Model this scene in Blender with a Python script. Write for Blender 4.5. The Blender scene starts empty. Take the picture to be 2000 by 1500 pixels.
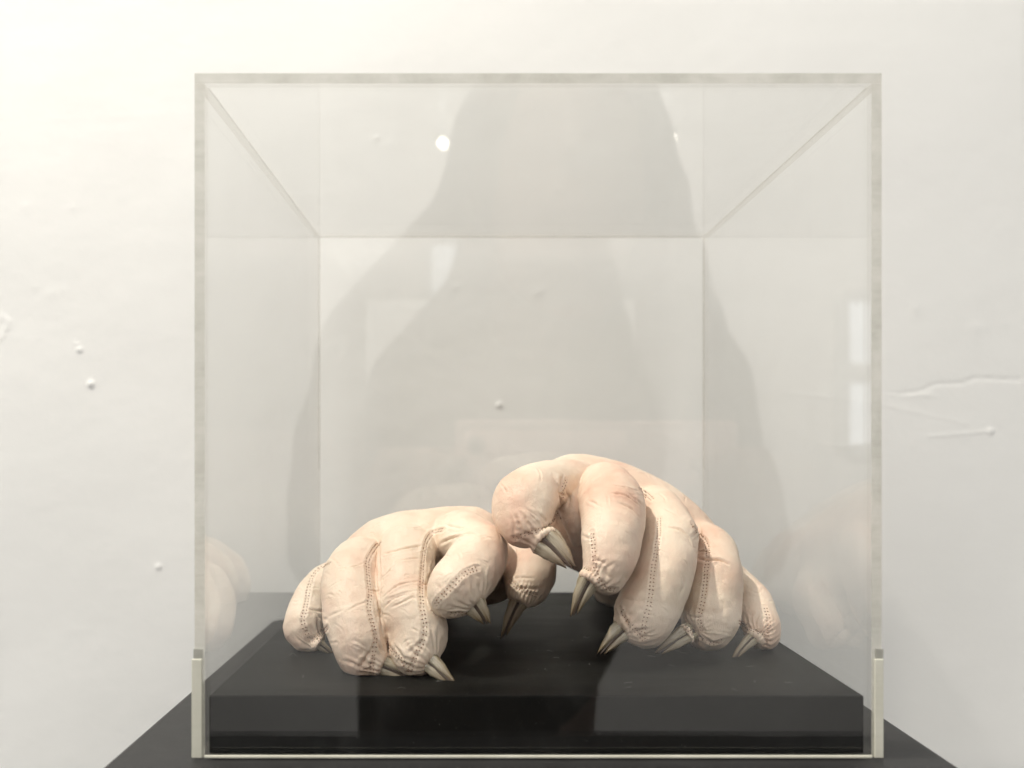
import bpy, math, random
import numpy as np
from mathutils import Vector, Matrix
from mathutils.bvhtree import BVHTree
from mathutils.kdtree import KDTree

random.seed(7)
rng = np.random.default_rng(11)
S = bpy.context.scene
COL = S.collection
R = math.radians

# ------------------------------------------------------------------ camera
F = 1790.0                       # focal length in units of a 2000 px wide frame
CX, CY = 928.0, 871.0            # where the optical axis meets the frame (shift lens / crop)
PLINTH_TOP = 1.10
CAM_Z = PLINTH_TOP + 0.09106
cam_d = bpy.data.cameras.new('camera'); cam = bpy.data.objects.new('camera', cam_d)
COL.objects.link(cam)
cam.location = (0, 0, CAM_Z); cam.rotation_euler = (R(90), 0, 0)
cam_d.sensor_width = 36; cam_d.lens = 36*F/2000
cam_d.shift_x = (1000-CX)/2000; cam_d.shift_y = (CY-750)/2000
cam_d.clip_start = 0.004; cam_d.clip_end = 60
cam_d.dof.use_dof = True; cam_d.dof.focus_distance = 0.318; cam_d.dof.aperture_fstop = 10
S.camera = cam

# ------------------------------------------------------------------ world, lamps, exposure
w = bpy.data.worlds.new('World'); S.world = w; w.use_nodes = True
bg = w.node_tree.nodes['Background']
bg.inputs[0].default_value = (0.975, 0.985, 0.985, 1); bg.inputs[1].default_value = 0.69

def lamp(kind, loc, target, energy, color, size=0.1, **kw):
    d = bpy.data.lights.new(kind.lower() + '_light', kind); d.energy = energy; d.color = color
    if kind == 'AREA':
        d.shape = 'RECTANGLE'; d.size = size[0]; d.size_y = size[1]
    else:
        d.shadow_soft_size = size
    for k, v in kw.items(): setattr(d, k, v)
    o = bpy.data.objects.new(d.name, d); COL.objects.link(o)
    o.location = loc
    o.rotation_euler = (Vector(target)-Vector(loc)).to_track_quat('-Z', 'Y').to_euler()
    return o
KEY_LOC = (-0.50, 0.20, CAM_Z+1.10)
lamp('SPOT', KEY_LOC, (0.0, 0.36, CAM_Z), 68, (1.0, 0.93, 0.82), 0.022, spot_size=R(100), spot_blend=1.0)
lamp('SPOT', (-1.05, -1.15, CAM_Z+1.35), (-.30, .5, CAM_Z+.18), 30, (0.98, 0.985, 0.98), 0.28, spot_size=R(58), spot_blend=1.0)
# added, unseen area lamp: brightens the far wall that the panes mirror
lamp('AREA', (0.2, -1.3, 2.9), (0.2, -3.3, .7), 120, (1.0, 0.97, 0.93), (3.4, 0.3))
S.view_settings.view_transform = 'Standard'; S.view_settings.look = 'None'
S.view_settings.exposure = -0.05; S.view_settings.gamma = 1.0
S.cycles.max_bounces = 10; S.cycles.glossy_bounces = 6; S.cycles.diffuse_bounces = 4
S.cycles.transparent_max_bounces = 40; S.cycles.transmission_bounces = 6
S.cycles.sample_clamp_indirect = 4.0
S.cycles.use_denoising = True; S.cycles.caustics_reflective = False; S.cycles.caustics_refractive = False

# ------------------------------------------------------------------ helpers
def P(px, py, Y):
    """a point of the place at depth Y (metres from the lens)"""
    return np.array([(px-CX)/F*Y, Y, CAM_Z-(py-CY)/F*Y])

def tag(o, label=None, cat=None, group=None, kind=None):
    if label: o['label'] = label
    if cat: o['category'] = cat
    if group: o['group'] = group
    if kind: o['kind'] = kind
    return o

def empty(name, loc):
    o = bpy.data.objects.new(name, None); COL.objects.link(o); o.location = loc
    o.empty_display_size = 0.01
    return o

def mesh_obj(name, verts, faces, mat, parent=None, smooth=True):
    me = bpy.data.meshes.new(name)
    v = np.asarray(verts, dtype=float).copy()
    if parent is not None:
        p = parent; off = np.zeros(3)
        while p is not None:
            off += np.array(p.location); p = p.parent
        v = v - off
    me.from_pydata(v.tolist(), [], faces if isinstance(faces, list) else faces.tolist())
    me.update()
    if smooth: me.polygons.foreach_set('use_smooth', [True]*len(me.polygons))
    if mat: 
        for m in (mat if isinstance(mat, (list, tuple)) else [mat]): me.materials.append(m)
    o = bpy.data.objects.new(name, me); COL.objects.link(o)
    if parent is not None: o.parent = parent
    return o

def box_geo(x0, x1, y0, y1, z0, z1):
    v = [(x0,y0,z0),(x1,y0,z0),(x1,y1,z0),(x0,y1,z0),(x0,y0,z1),(x1,y0,z1),(x1,y1,z1),(x0,y1,z1)]
    f = [(0,3,2,1),(4,5,6,7),(0,1,5,4),(1,2,6,5),(2,3,7,6),(3,0,4,7)]
    return v, f

def bevel(o, wd, seg=3):
    m = o.modifiers.new('bevel', 'BEVEL'); m.width = wd; m.segments = seg; m.limit_method = 'ANGLE'
    return o

class NT:
    def __init__(self, name):
        self.m = bpy.data.materials.new(name); self.m.use_nodes = True
        self.t = self.m.node_tree; self.t.nodes.clear()
        self.out = self.n('ShaderNodeOutputMaterial')
    def n(self, ty, **kw):
        nd = self.t.nodes.new(ty)
        for k, v in kw.items(): setattr(nd, k, v)
        return nd
    def l(self, a, b): self.t.links.new(a, b)
    def setin(self, node, **kw):
        for k, v in kw.items():
            node.inputs[k.replace('_', ' ')].default_value = v
        return node
    def coord(self, scale=(1,1,1), kind='Object', rot=(0,0,0)):
        tc = self.n('ShaderNodeTexCoord'); mp = self.n('ShaderNodeMapping')
        mp.inputs['Scale'].default_value = scale; mp.inputs['Rotation'].default_value = rot
        self.l(tc.outputs[kind], mp.inputs['Vector']); return mp.outputs[0]
    def noise(self, vec, scale, detail=4, rough=0.5, dist=0.0):
        nd = self.n('ShaderNodeTexNoise'); self.l(vec, nd.inputs['Vector'])
        nd.inputs['Scale'].default_value = scale; nd.inputs['Detail'].default_value = detail
        nd.inputs['Roughness'].default_value = rough; nd.inputs['Distortion'].default_value = dist
        return nd.outputs[0]
    def ramp(self, fac, stops):
        nd = self.n('ShaderNodeValToRGB'); self.l(fac, nd.inputs[0])
        el = nd.color_ramp.elements
        el[0].position, el[0].color = stops[0][0], (*stops[0][1], 1)
        el[1].position, el[1].color = stops[-1][0], (*stops[-1][1], 1)
        for p, c in stops[1:-1]:
            e = el.new(p); e.color = (*c, 1)
        return nd.outputs[0]
    def math(self, op, a, b=None, clamp=False):
        nd = self.n('ShaderNodeMath', operation=op); nd.use_clamp = clamp
        for i, x in enumerate((a, b)):
            if x is None: continue
            if isinstance(x, (int, float)): nd.inputs[i].default_value = x
            else: self.l(x, nd.inputs[i])
        return nd.outputs[0]
    def bump(self, h, strength, dist, normal=None):
        nd = self.n('ShaderNodeBump'); self.l(h, nd.inputs['Height'])
        nd.inputs['Strength'].default_value = strength; nd.inputs['Distance'].default_value = dist
        if normal is not None: self.l(normal, nd.inputs['Normal'])
        return nd.outputs[0]
    def principled(self, color=None, rough=0.5, spec=0.5, normal=None, metal=0, **kw):
        nd = self.n('ShaderNodeBsdfPrincipled')
        if color is not None:
            if isinstance(color, tuple): nd.inputs['Base Color'].default_value = (*color, 1)
            else: self.l(color, nd.inputs['Base Color'])
        if isinstance(rough, (int, float)): nd.inputs['Roughness'].default_value = rough
        else: self.l(rough, nd.inputs['Roughness'])
        nd.inputs['Specular IOR Level'].default_value = spec
        nd.inputs['Metallic'].default_value = metal
        for k, v in kw.items(): nd.inputs[k.replace('_', ' ')].default_value = v
        if normal is not None: self.l(normal, nd.inputs['Normal'])
        self.l(nd.outputs[0], self.out.inputs['Surface'])
        return nd

# value noise, vectorised
def vnoise(p, scale, seed=0):
    q = p*scale + seed*17.31
    i = np.floor(q).astype(np.int64); f = q-i; f = f*f*(3-2*f)
    def h(a, b, c):
        n = (a*374761393 + b*668265263 + c*2147483647 + seed*974711) & 0xffffffff
        n = ((n ^ (n >> 13))*1274126177) & 0xffffffff
        n = (n ^ (n >> 16)) & 0xffffff
        return n/float(0xffffff)*2-1
    x, y, z = i[:,0], i[:,1], i[:,2]; fx, fy, fz = f[:,0], f[:,1], f[:,2]
    r = 0
    for dx in (0,1):
        for dy in (0,1):
            for dz in (0,1):
                wgt = (fx if dx else 1-fx)*(fy if dy else 1-fy)*(fz if dz else 1-fz)
                r = r + wgt*h(x+dx, y+dy, z+dz)
    return r

# ---- implicit surfaces
def smin(a, b, k):
    h = np.clip(0.5+0.5*(b-a)/k, 0, 1)
    return b*(1-h)+a*h-k*h*(1-h)
def smax(a, b, k): return -smin(-a, -b, k)
def capsule(p, a, b, r1, r2):
    ba = b-a; pa = p-a
    t = np.clip((pa@ba)/max(ba@ba, 1e-12), 0, 1)
    d = pa - t[:,None]*ba
    return np.sqrt((d*d).sum(1)) - (r1+(r2-r1)*t)
def catmull(pts, n):
    pts = np.asarray(pts, dtype=float)
    q = np.vstack([2*pts[0]-pts[1], pts, 2*pts[-1]-pts[-2]])
    out = []
    for i in range(1, len(q)-2):
        for t in np.arange(n)/n:
            a, b, c, d = q[i-1], q[i], q[i+1], q[i+2]
            out.append(0.5*((2*b)+(-a+c)*t+(2*a-5*b+4*c-d)*t*t+(-a+3*b-3*c+d)*t**3))
    out.append(q[-2]); return np.array(out)
def chain(p, ctrl, n=3, k=0.002):
    """ctrl rows: x y z r"""
    c = catmull(ctrl, n); d = None
    for i in range(len(c)-1):
        e = capsule(p, c[i,:3], c[i+1,:3], max(c[i,3], 1e-4), max(c[i+1,3], 1e-4))
        d = e if d is None else smin(d, e, k)
    return d
def ellipsoid(p, c, r):
    q = (p-np.array(c))/np.array(r); l = np.sqrt((q*q).sum(1))
    return (l-1)*min(r)*np.clip(l, 0.5, None)/np.clip(l, 0.5, None)

def surface_nets(fn, lo, hi, h):
    lo = np.array(lo); hi = np.array(hi)
    n = np.ceil((hi-lo)/h).astype(int)+1
    ax = [lo[i]+h*np.arange(n[i]) for i in range(3)]
    st = 4
    cx = [np.minimum(np.arange(0, m+st, st), m-1) for m in n]
    cg = np.stack(np.meshgrid(*[ax[i][cx[i]] for i in range(3)], indexing='ij'), -1)
    cv_ = fn(cg.reshape(-1, 3)).reshape(cg.shape[:3])
    near = [np.minimum((np.arange(m)+st//2)//st, len(cx[i])-1) for i, m in enumerate(n)]
    V = cv_[np.ix_(*near)].copy()
    mk = np.abs(V) < st*h*1.15
    ii = np.argwhere(mk); G = lo+h*ii
    V[mk] = np.concatenate([fn(c) for c in np.array_split(G, max(1, len(G)//200000))])
    ins = V < 0
    c = n-1
    def cor(a, i, j, k): return a[i:i+c[0], j:j+c[1], k:k+c[2]]
    cnt = sum(cor(ins, i, j, k).astype(np.int8) for i in (0,1) for j in (0,1) for k in (0,1))
    act = (cnt > 0) & (cnt < 8)
    idx = -np.ones(c, dtype=np.int64); cells = np.argwhere(act); idx[act] = np.arange(len(cells))
    acc = np.zeros((len(cells), 3)); num = np.zeros(len(cells))
    corners = [(i,j,k) for i in (0,1) for j in (0,1) for k in (0,1)]
    cv = {q: V[cells[:,0]+q[0], cells[:,1]+q[1], cells[:,2]+q[2]] for q in corners}
    for q in corners:
        for a in range(3):
            if q[a]: continue
            s = list(q); s[a] = 1; s = tuple(s)
            v0, v1 = cv[q], cv[s]; m = (v0 < 0) != (v1 < 0)
            t = np.where(m, v0/np.where(m, v0-v1, 1), 0)
            pt = np.array(q, dtype=float)[None]+np.eye(3)[a][None]*t[:,None]
            acc[m] += pt[m]; num[m] += 1
    verts = lo + h*(cells+acc/num[:,None])
    faces = []
    for a in range(3):
        b, d = (a+1) % 3, (a+2) % 3
        sl0 = [slice(None)]*3; sl1 = [slice(None)]*3
        sl0[a] = slice(0, -1); sl1[a] = slice(1, None)
        m = ins[tuple(sl0)] != ins[tuple(sl1)]
        e = np.argwhere(m)
        ok = (e[:,b] > 0) & (e[:,d] > 0) & (e[:,b] < c[b]) & (e[:,d] < c[d])
        e = e[ok]
        eb = np.eye(3, dtype=int)[b]; ed = np.eye(3, dtype=int)[d]
        g = lambda o: idx[tuple((e-o).T)]
        quad = np.stack([g(eb+ed), g(ed), g(0*eb), g(eb)], 1)
        fl = ~ins[tuple(e.T)]
        quad[fl] = quad[fl][:, ::-1]
        faces.append(quad)
    return verts, np.vstack(faces)

def gradient(fn, p, e=2e-4):
    g = np.stack([fn(p+np.eye(3)[i]*e)-fn(p-np.eye(3)[i]*e) for i in range(3)], 1)
    return g/np.clip(np.linalg.norm(g, axis=1, keepdims=True), 1e-9, None)

def subdivide(verts, faces):
    me = bpy.data.meshes.new('tmp'); me.from_pydata(verts.tolist(), [], faces.tolist()); me.update()
    o = bpy.data.objects.new('tmp', me); COL.objects.link(o)
    m = o.modifiers.new('s', 'SUBSURF'); m.levels = 1; m.render_levels = 1
    dg = bpy.context.evaluated_depsgraph_get(); e = o.evaluated_get(dg).to_mesh()
    v = np.empty(len(e.vertices)*3); e.vertices.foreach_get('co', v)
    f = np.empty(len(e.loops), dtype=np.int32); e.loops.foreach_get('vertex_index', f)
    bpy.data.objects.remove(o); bpy.data.meshes.remove(me)
    return v.reshape(-1, 3), f.reshape(-1, 4)

# ------------------------------------------------------------------ materials
def mat_wall():
    t = NT('plaster_wall'); c = t.coord()
    n1 = t.noise(c, 9, 5, .6); n2 = t.noise(c, 420, 3, .6); n3 = t.noise(t.coord((60, 60, 260)), 1.0, 4, .6, .6)
    col = t.ramp(n1, [(.3, (.835, .838, .818)), (.7, (.865, .867, .848))])
    b = t.bump(n2, .2, .00035); b = t.bump(n3, .05, .0006, b)
    t.principled(col, .75, .3, b); return t.m
def mat_black(name, base, rough, grain=(1,1,1), spec=.5):
    t = NT(name); c = t.coord(); g = t.coord(grain)
    n1 = t.noise(g, 60, 5, .6); n2 = t.noise(c, 900, 3, .7); n3 = t.noise(c, 2600, 1, .5)
    a = base
    col = t.ramp(n1, [(.3, tuple(x*.8 for x in a)), (.7, tuple(x*1.25 for x in a))])
    spk = t.ramp(n3, [(.70, (0,0,0)), (.76, (.5,.5,.46))])
    mx = t.n('ShaderNodeMixRGB', blend_type='ADD'); mx.inputs[0].default_value = .14
    t.l(col, mx.inputs[1]); t.l(spk, mx.inputs[2])
    r = t.math('ADD', t.math('MULTIPLY', n1, .25), rough-.12)
    b = t.bump(n1, .3, .0003); b = t.bump(n2, .35, .00012, b)
    t.principled(mx.outputs[0], r, spec, b); return t.m
def mat_pane():
    """clear acrylic: Schlick reflectance at each of the two faces of a sheet"""
    t = NT('clear_acrylic')
    geo = t.n('ShaderNodeNewGeometry')
    dot = t.n('ShaderNodeVectorMath', operation='DOT_PRODUCT')
    t.l(geo.outputs['Incoming'], dot.inputs[0]); t.l(geo.outputs['Normal'], dot.inputs[1])
    cs = t.math('ABSOLUTE', dot.outputs['Value'])
    p = t.math('POWER', t.math('SUBTRACT', 1.0, cs, True), 5.0)
    fr = t.math('ADD', t.math('MULTIPLY', p, .955), .042, True)
    fr = t.math('MINIMUM', fr, .9)
    tr = t.n('ShaderNodeBsdfTransparent'); tr.inputs[0].default_value = (.996, .997, .994, 1)
    gl = t.n('ShaderNodeBsdfGlossy'); gl.inputs['Roughness'].default_value = .012
    c = t.coord(); b = t.bump(t.noise(c, 14, 2, .5), .12, .0012); t.l(b, gl.inputs['Normal'])
    mx = t.n('ShaderNodeMixShader'); t.l(fr, mx.inputs[0]); t.l(tr.outputs[0], mx.inputs[1]); t.l(gl.outputs[0], mx.inputs[2])
    sm = t.ramp(t.noise(t.coord((1, 1, .5)), 22, 5, .65, 1.5), [(.52, (0, 0, 0)), (.75, (1, 1, 1))])
    df = t.n('ShaderNodeBsdfDiffuse'); df.inputs[0].default_value = (.75, .75, .73, 1)
    m2 = t.n('ShaderNodeMixShader'); t.l(t.math('MULTIPLY', sm, .018), m2.inputs[0]); t.l(mx.outputs[0], m2.inputs[1]); t.l(df.outputs[0], m2.inputs[2])
    t.l(m2.outputs[0], t.out.inputs['Surface']); return t.m
def mat_edge(name, c0, c1, see, scale=(1,1,1)):
    """sawn and polished sheet edge: milky, a little see-through, cutter marks"""
    t = NT(name)
    c = t.coord(scale, rot=(0, 0, 0)); n = t.noise(c, 60, 4, .65, .4)
    dg = t.noise(t.coord((40, 40, 420), rot=(0, .62, 0)), 1.0, 3, .6, .8); pt = t.noise(t.coord(), 14, 2, .5)
    n = t.math('ADD', n, t.math('MULTIPLY', t.math('SUBTRACT', dg, .5), t.math('MULTIPLY', pt, .6)))
    col = t.ramp(n, [(.32, c0), (.66, c1)])
    d = t.principled(col, .25, .5, t.bump(n, .3, .0004))
    tr = t.n('ShaderNodeBsdfTransparent'); tr.inputs[0].default_value = (.96, .955, .945, 1)
    mx = t.n('ShaderNodeMixShader'); mx.inputs[0].default_value = see
    t.l(d.outputs[0], mx.inputs[1]); t.l(tr.outputs[0], mx.inputs[2]); t.l(mx.outputs[0], t.out.inputs['Surface'])
    return t.m
def mat_leather():
    t = NT('pale_pink_leather'); c = t.coord()
    n1 = t.noise(c, 38, 4, .55, .3); n2 = t.noise(c, 130, 4, .6)
    col = t.ramp(n1, [(.28, (.66, .42, .31)), (.42, (.74, .56, .435)), (.56, (.775, .64, .51)), (.78, (.80, .69, .56))])
    # fine grain: cells and stretched wrinkles
    v = t.n('ShaderNodeTexVoronoi', feature='DISTANCE_TO_EDGE'); v.inputs['Scale'].default_value = 1500; t.l(c, v.inputs['Vector'])
    g1 = t.math('MINIMUM', v.outputs['Distance'], .25)
    wv = t.noise(t.coord((1, 1, .32), rot=(.3, .5, .2)), 900, 4, .65, 1.2)
    wr = t.noise(t.coord((1, 1, .2), rot=(.2, 1.2, .5)), 330, 3, .6, 1.0)
    wr = t.ramp(wr, [(.44, (1,1,1)), (.50, (0,0,0)), (.56, (1,1,1))])
    b = t.bump(n2, .4, .0013); b = t.bump(wr, .2, .0004, b); b = t.bump(wv, .4, .0003, b); b = t.bump(g1, .5, .00014, b)
    rg = t.math('ADD', t.math('MULTIPLY', n2, .22), .34)
    d = t.principled(col, rg, .42, b)
    d.inputs['Subsurface Weight'].default_value = .05
    d.inputs['Subsurface Radius'].default_value = (.003, .0012, .0006); d.inputs['Subsurface Scale'].default_value = 1.0
    return t.m
def mat_claw():
    t = NT('horn_claw'); at = t.n('ShaderNodeAttribute', attribute_name='along')
    sx = t.n('ShaderNodeSeparateXYZ'); t.l(at.outputs['Vector'], sx.inputs[0])
    c = t.coord(); n = t.noise(c, 300, 4, .6, .5)
    mp = t.n('ShaderNodeMapping'); mp.inputs['Scale'].default_value = (1.6, 9, 9); t.l(at.outputs['Vector'], mp.inputs[0])
    st = t.noise(mp.outputs[0], 1.0, 5, .65, .3)
    f = t.math('ADD', sx.outputs[0], t.math('MULTIPLY', t.math('SUBTRACT', st, .5), 1.1))
    col = t.ramp(f, [(.0, (.30, .24, .13)), (.12, (.52, .45, .31)), (.45, (.60, .53, .40)), (.7, (.44, .36, .25)), (.92, (.24, .18, .10)), (1., (.09, .055, .03))])
    dk = t.ramp(st, [(.34, (.22, .13, .07)), (.47, (1, 1, 1))])
    mx = t.n('ShaderNodeMixRGB', blend_type='MULTIPLY'); mx.inputs[0].default_value = .8; t.l(col, mx.inputs[1]); t.l(dk, mx.inputs[2])
    hs = t.n('ShaderNodeHueSaturation'); hs.inputs['Value'].default_value = .62; hs.inputs['Saturation'].default_value = 1.08; t.l(mx.outputs[0], hs.inputs['Color'])
    t.principled(hs.outputs[0], .14, .7, t.bump(st, .5, .0004, t.bump(n, .3, .0002))); return t.m
def simple(name, col, rough=.5, spec=.5, vary=.15, scale=40, bump=.2, bd=.001, **kw):
    t = NT(name); c = t.coord(); n = t.noise(c, scale, 4, .6)
    cr = t.ramp(n, [(.3, tuple(x*(1-vary) for x in col)), (.7, tuple(min(1, x*(1+vary)) for x in col))])
    t.principled(cr, rough, spec, t.bump(n, bump, bd), **kw); return t.m
def emitter(name, col, strength):
    t = NT(name); e = t.n('ShaderNodeEmission'); e.inputs[0].default_value = (*col, 1); e.inputs[1].default_value = strength
    t.l(e.outputs[0], t.out.inputs['Surface']); return t.m

M_WALL = mat_wall(); M_PANE = mat_pane(); M_LEATHER = mat_leather(); M_CLAW = mat_claw()
M_EDGE = mat_edge('greenish_sheet_edge', (.56, .55, .46), (.80, .785, .70), .38, (1, 1, 1))
M_JOINT = mat_edge('clear_cemented_joint', (.7, .68, .62), (.8, .78, .72), .972)
M_MILKY = mat_edge('milky_sheet_edge', (.70, .69, .58), (.82, .81, .70), .12, (1, 1, .4))
M_GLUE = mat_edge('glued_joint', (.42, .40, .34), (.72, .69, .62), .89)
M_SLAB = mat_black('black_painted_wood', (.0060, .0063, .0058), .55, (.25, 1, 1), .10)
M_PLINTH = mat_black('black_plinth_paint', (.019, .019, .0195), .5, (1, 1, 1), .32)
M_THREAD = simple('dusky_thread', (.28, .16, .105), .7, .2, .2, 300)
M_CORE = simple('dark_core', (.055, .035, .022), .45, .5, .3, 500)
M_DUST = simple('pale_dust', (.30, .30, .28), .9, .1, .1, 400)

# ------------------------------------------------------------------ the wall behind (real relief)
WALL_Y = 0.515
BOX_F = 0.26677; T = 0.003
def build_wall():
    lo, hi = P(-60, 0, WALL_Y)[0], P(2060, 0, WALL_Y)[0]
    zb, zt = P(0, 1560, WALL_Y)[2], P(0, -60, WALL_Y)[2]
    st = 0.0010
    xs = np.concatenate([[-2.6, -1.2, -.7], np.arange(lo, hi, st), [hi+.01, .8, 1.3, 2.8]])
    zs = np.concatenate([[0, .5, zb-.05], np.arange(zb, zt, st), [zt+.01, 2.0, 3.1]])
    X, Z = np.meshgrid(xs, zs, indexing='ij')
    p = np.stack([X.ravel(), np.zeros(X.size), Z.ravel()], 1)
    px = CX+p[:,0]*F/WALL_Y; py = CY-(p[:,2]-CAM_Z)*F/WALL_Y
    h = .0013*vnoise(p, 9, 1)++.0002*vnoise(p*[1,1,1.2], 24, 2)+.00004*vnoise(p*[1,1,1.3], 75, 3)+.00003*vnoise(p, 260, 4)
    def blob(x, y, r, a, sy=1):
        nonlocal h
        d = np.hypot(px-x, (py-y)*sy); h = h + .36*a*np.exp(-(d/r)**2)
    def line(pts, wd, a, jit=0):
        nonlocal h
        best = np.full(len(px), 1e9)
        for (x0, y0), (x1, y1) in zip(pts[:-1], pts[1:]):
            dx, dy = x1-x0, y1-y0
            t = np.clip(((px-x0)*dx+(py-y0)*dy)/(dx*dx+dy*dy), 0, 1)
            best = np.minimum(best, np.hypot(px-x0-t*dx, py-y0-t*dy))
        j = 1+jit*vnoise(p, 700, 9)
        h = h + .13*a*j*np.exp(-(best/wd)**2)
    # lumps, drips and chips in the paint
    for x, y, r, a in ((155,683,5,.0022),(178,750,6,.0028),(310,1107,5,.0018),(975,791,5,.0020),(890,560,7,.0004),
                       (760,285,9,.0005),(1090,370,8,.0006),(48,403,8,.0003),(140,405,7,.0003),(150,672,4,.0010),
                       (1050,570,10,.0005),(1110,290,10,.0004),(735,270,4,.0012),(1385,98,12,.0003),(600,1122,8,.0005),
                       (98,572,12,.0003),(70,560,8,.0003),(125,566,8,.0003),(1790,600,12,.0005),(1905,640,12,.0005)):
        blob(x, y, r, a)
    line([(4,618),(16,628),(12,645),(4,664)], 6, .0026, .4); line([(14,648),(6,668)], 4, -.0018)
    line([(1530,765),(1700,785),(1890,828)], 3.5, .0007, .2)
    line([(1815,852),(1870,848),(1934,842)], 3.2, .0013, .2); blob(1934, 842, 6, .0013)
    line([(1735,766),(1760,770),(1790,766),(1830,750),(1880,748),(1905,738),(1990,742)], 4, -.0016, .5)
    line([(1735,768),(1765,773),(1800,770),(1830,776)], 4, .0012, .9)
    line([(20,245),(160,228),(350,222),(620,236)], 6, .0002, .3)
    line([(500,385),(640,378)], 6, .0005, .3); line([(1600,866),(1645,873),(1700,862)], 4, .0008, .3)
    fade = np.clip(np.minimum(np.minimum(p[:,0]-lo, hi-p[:,0]), np.minimum(p[:,2]-zb, zt-p[:,2]))/.02, 0, 1)
    v = np.stack([p[:,0], WALL_Y-h*fade, p[:,2]], 1)
    nx, nz = len(xs), len(zs)
    i, j = np.meshgrid(np.arange(nx-1), np.arange(nz-1), indexing='ij'); a = (i*nz+j).ravel()
    f = np.stack([a, a+nz, a+nz+1, a+1], 1)
    tag(mesh_obj('wall_behind', v, f, M_WALL), 'white lumpy plaster wall behind the case', kind='structure')
build_wall()

# ------------------------------------------------------------------ plinth
xL, xR = P(218, 0, BOX_F)[0], P(1850, 0, BOX_F)[0]
def rounded_plinth():
    y0, y1 = 0.2455, (PLINTH_TOP*0+0.09106)*F/(1209-CY)
    r = .006; v = []; n = 8
    cs = [(xR-r, y1-r, 0), (xL+r, y1-r, 90), (xL+r, y0+r, 180), (xR-r, y0+r, 270)]
    ring = [(cx+r*math.cos(R(a0+90*k/n)), cy+r*math.sin(R(a0+90*k/n))) for cx, cy, a0 in cs for k in range(n+1)]
    m = len(ring)
    cxm, cym = (xL+xR)/2, (y0+y1)/2
    levels = [(0, 0), (PLINTH_TOP-.0012, 0), (PLINTH_TOP-.0003, .0005), (PLINTH_TOP, .0014)]
    for z, ins in levels:
        for x, y in ring:
            sx = 1-ins/((xR-xL)/2); sy = 1-ins/((y1-y0)/2)
            v.append((cxm+(x-cxm)*sx, cym+(y-cym)*sy, z))
    f = []
    for L in range(len(levels)-1):
        for k in range(m):
            f.append((L*m+k, L*m+(k+1) % m, (L+1)*m+(k+1) % m, (L+1)*m+k))
    f.append(tuple((len(levels)-1)*m+k for k in range(m))); f.append(tuple(reversed(range(m))))
    o = mesh_obj('plinth', v, f, M_PLINTH, smooth=False)
    tag(o, 'tall matt black plinth carrying the clear display case', 'plinth')
rounded_plinth()

# ------------------------------------------------------------------ slab
SLAB_TOP = CAM_Z-(1358-CY)/F*0.2705
SX0, SX1, SY0, SY1 = P(400,0,BOX_F)[0]+.0002, P(1702,0,BOX_F)[0]-.0008, .2700, .4610
def build_slab():
    nx, ny = 110, 100
    v, f = box_geo(SX0, SX1, SY0, SY1, PLINTH_TOP+.0004, SLAB_TOP)
    o = mesh_obj('wooden_slab', v, f, M_SLAB, smooth=False); bevel(o, .0005, 3)
    tag(o, 'thick black painted wooden slab filling the case floor under both gloves', 'slab')
build_slab()

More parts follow.
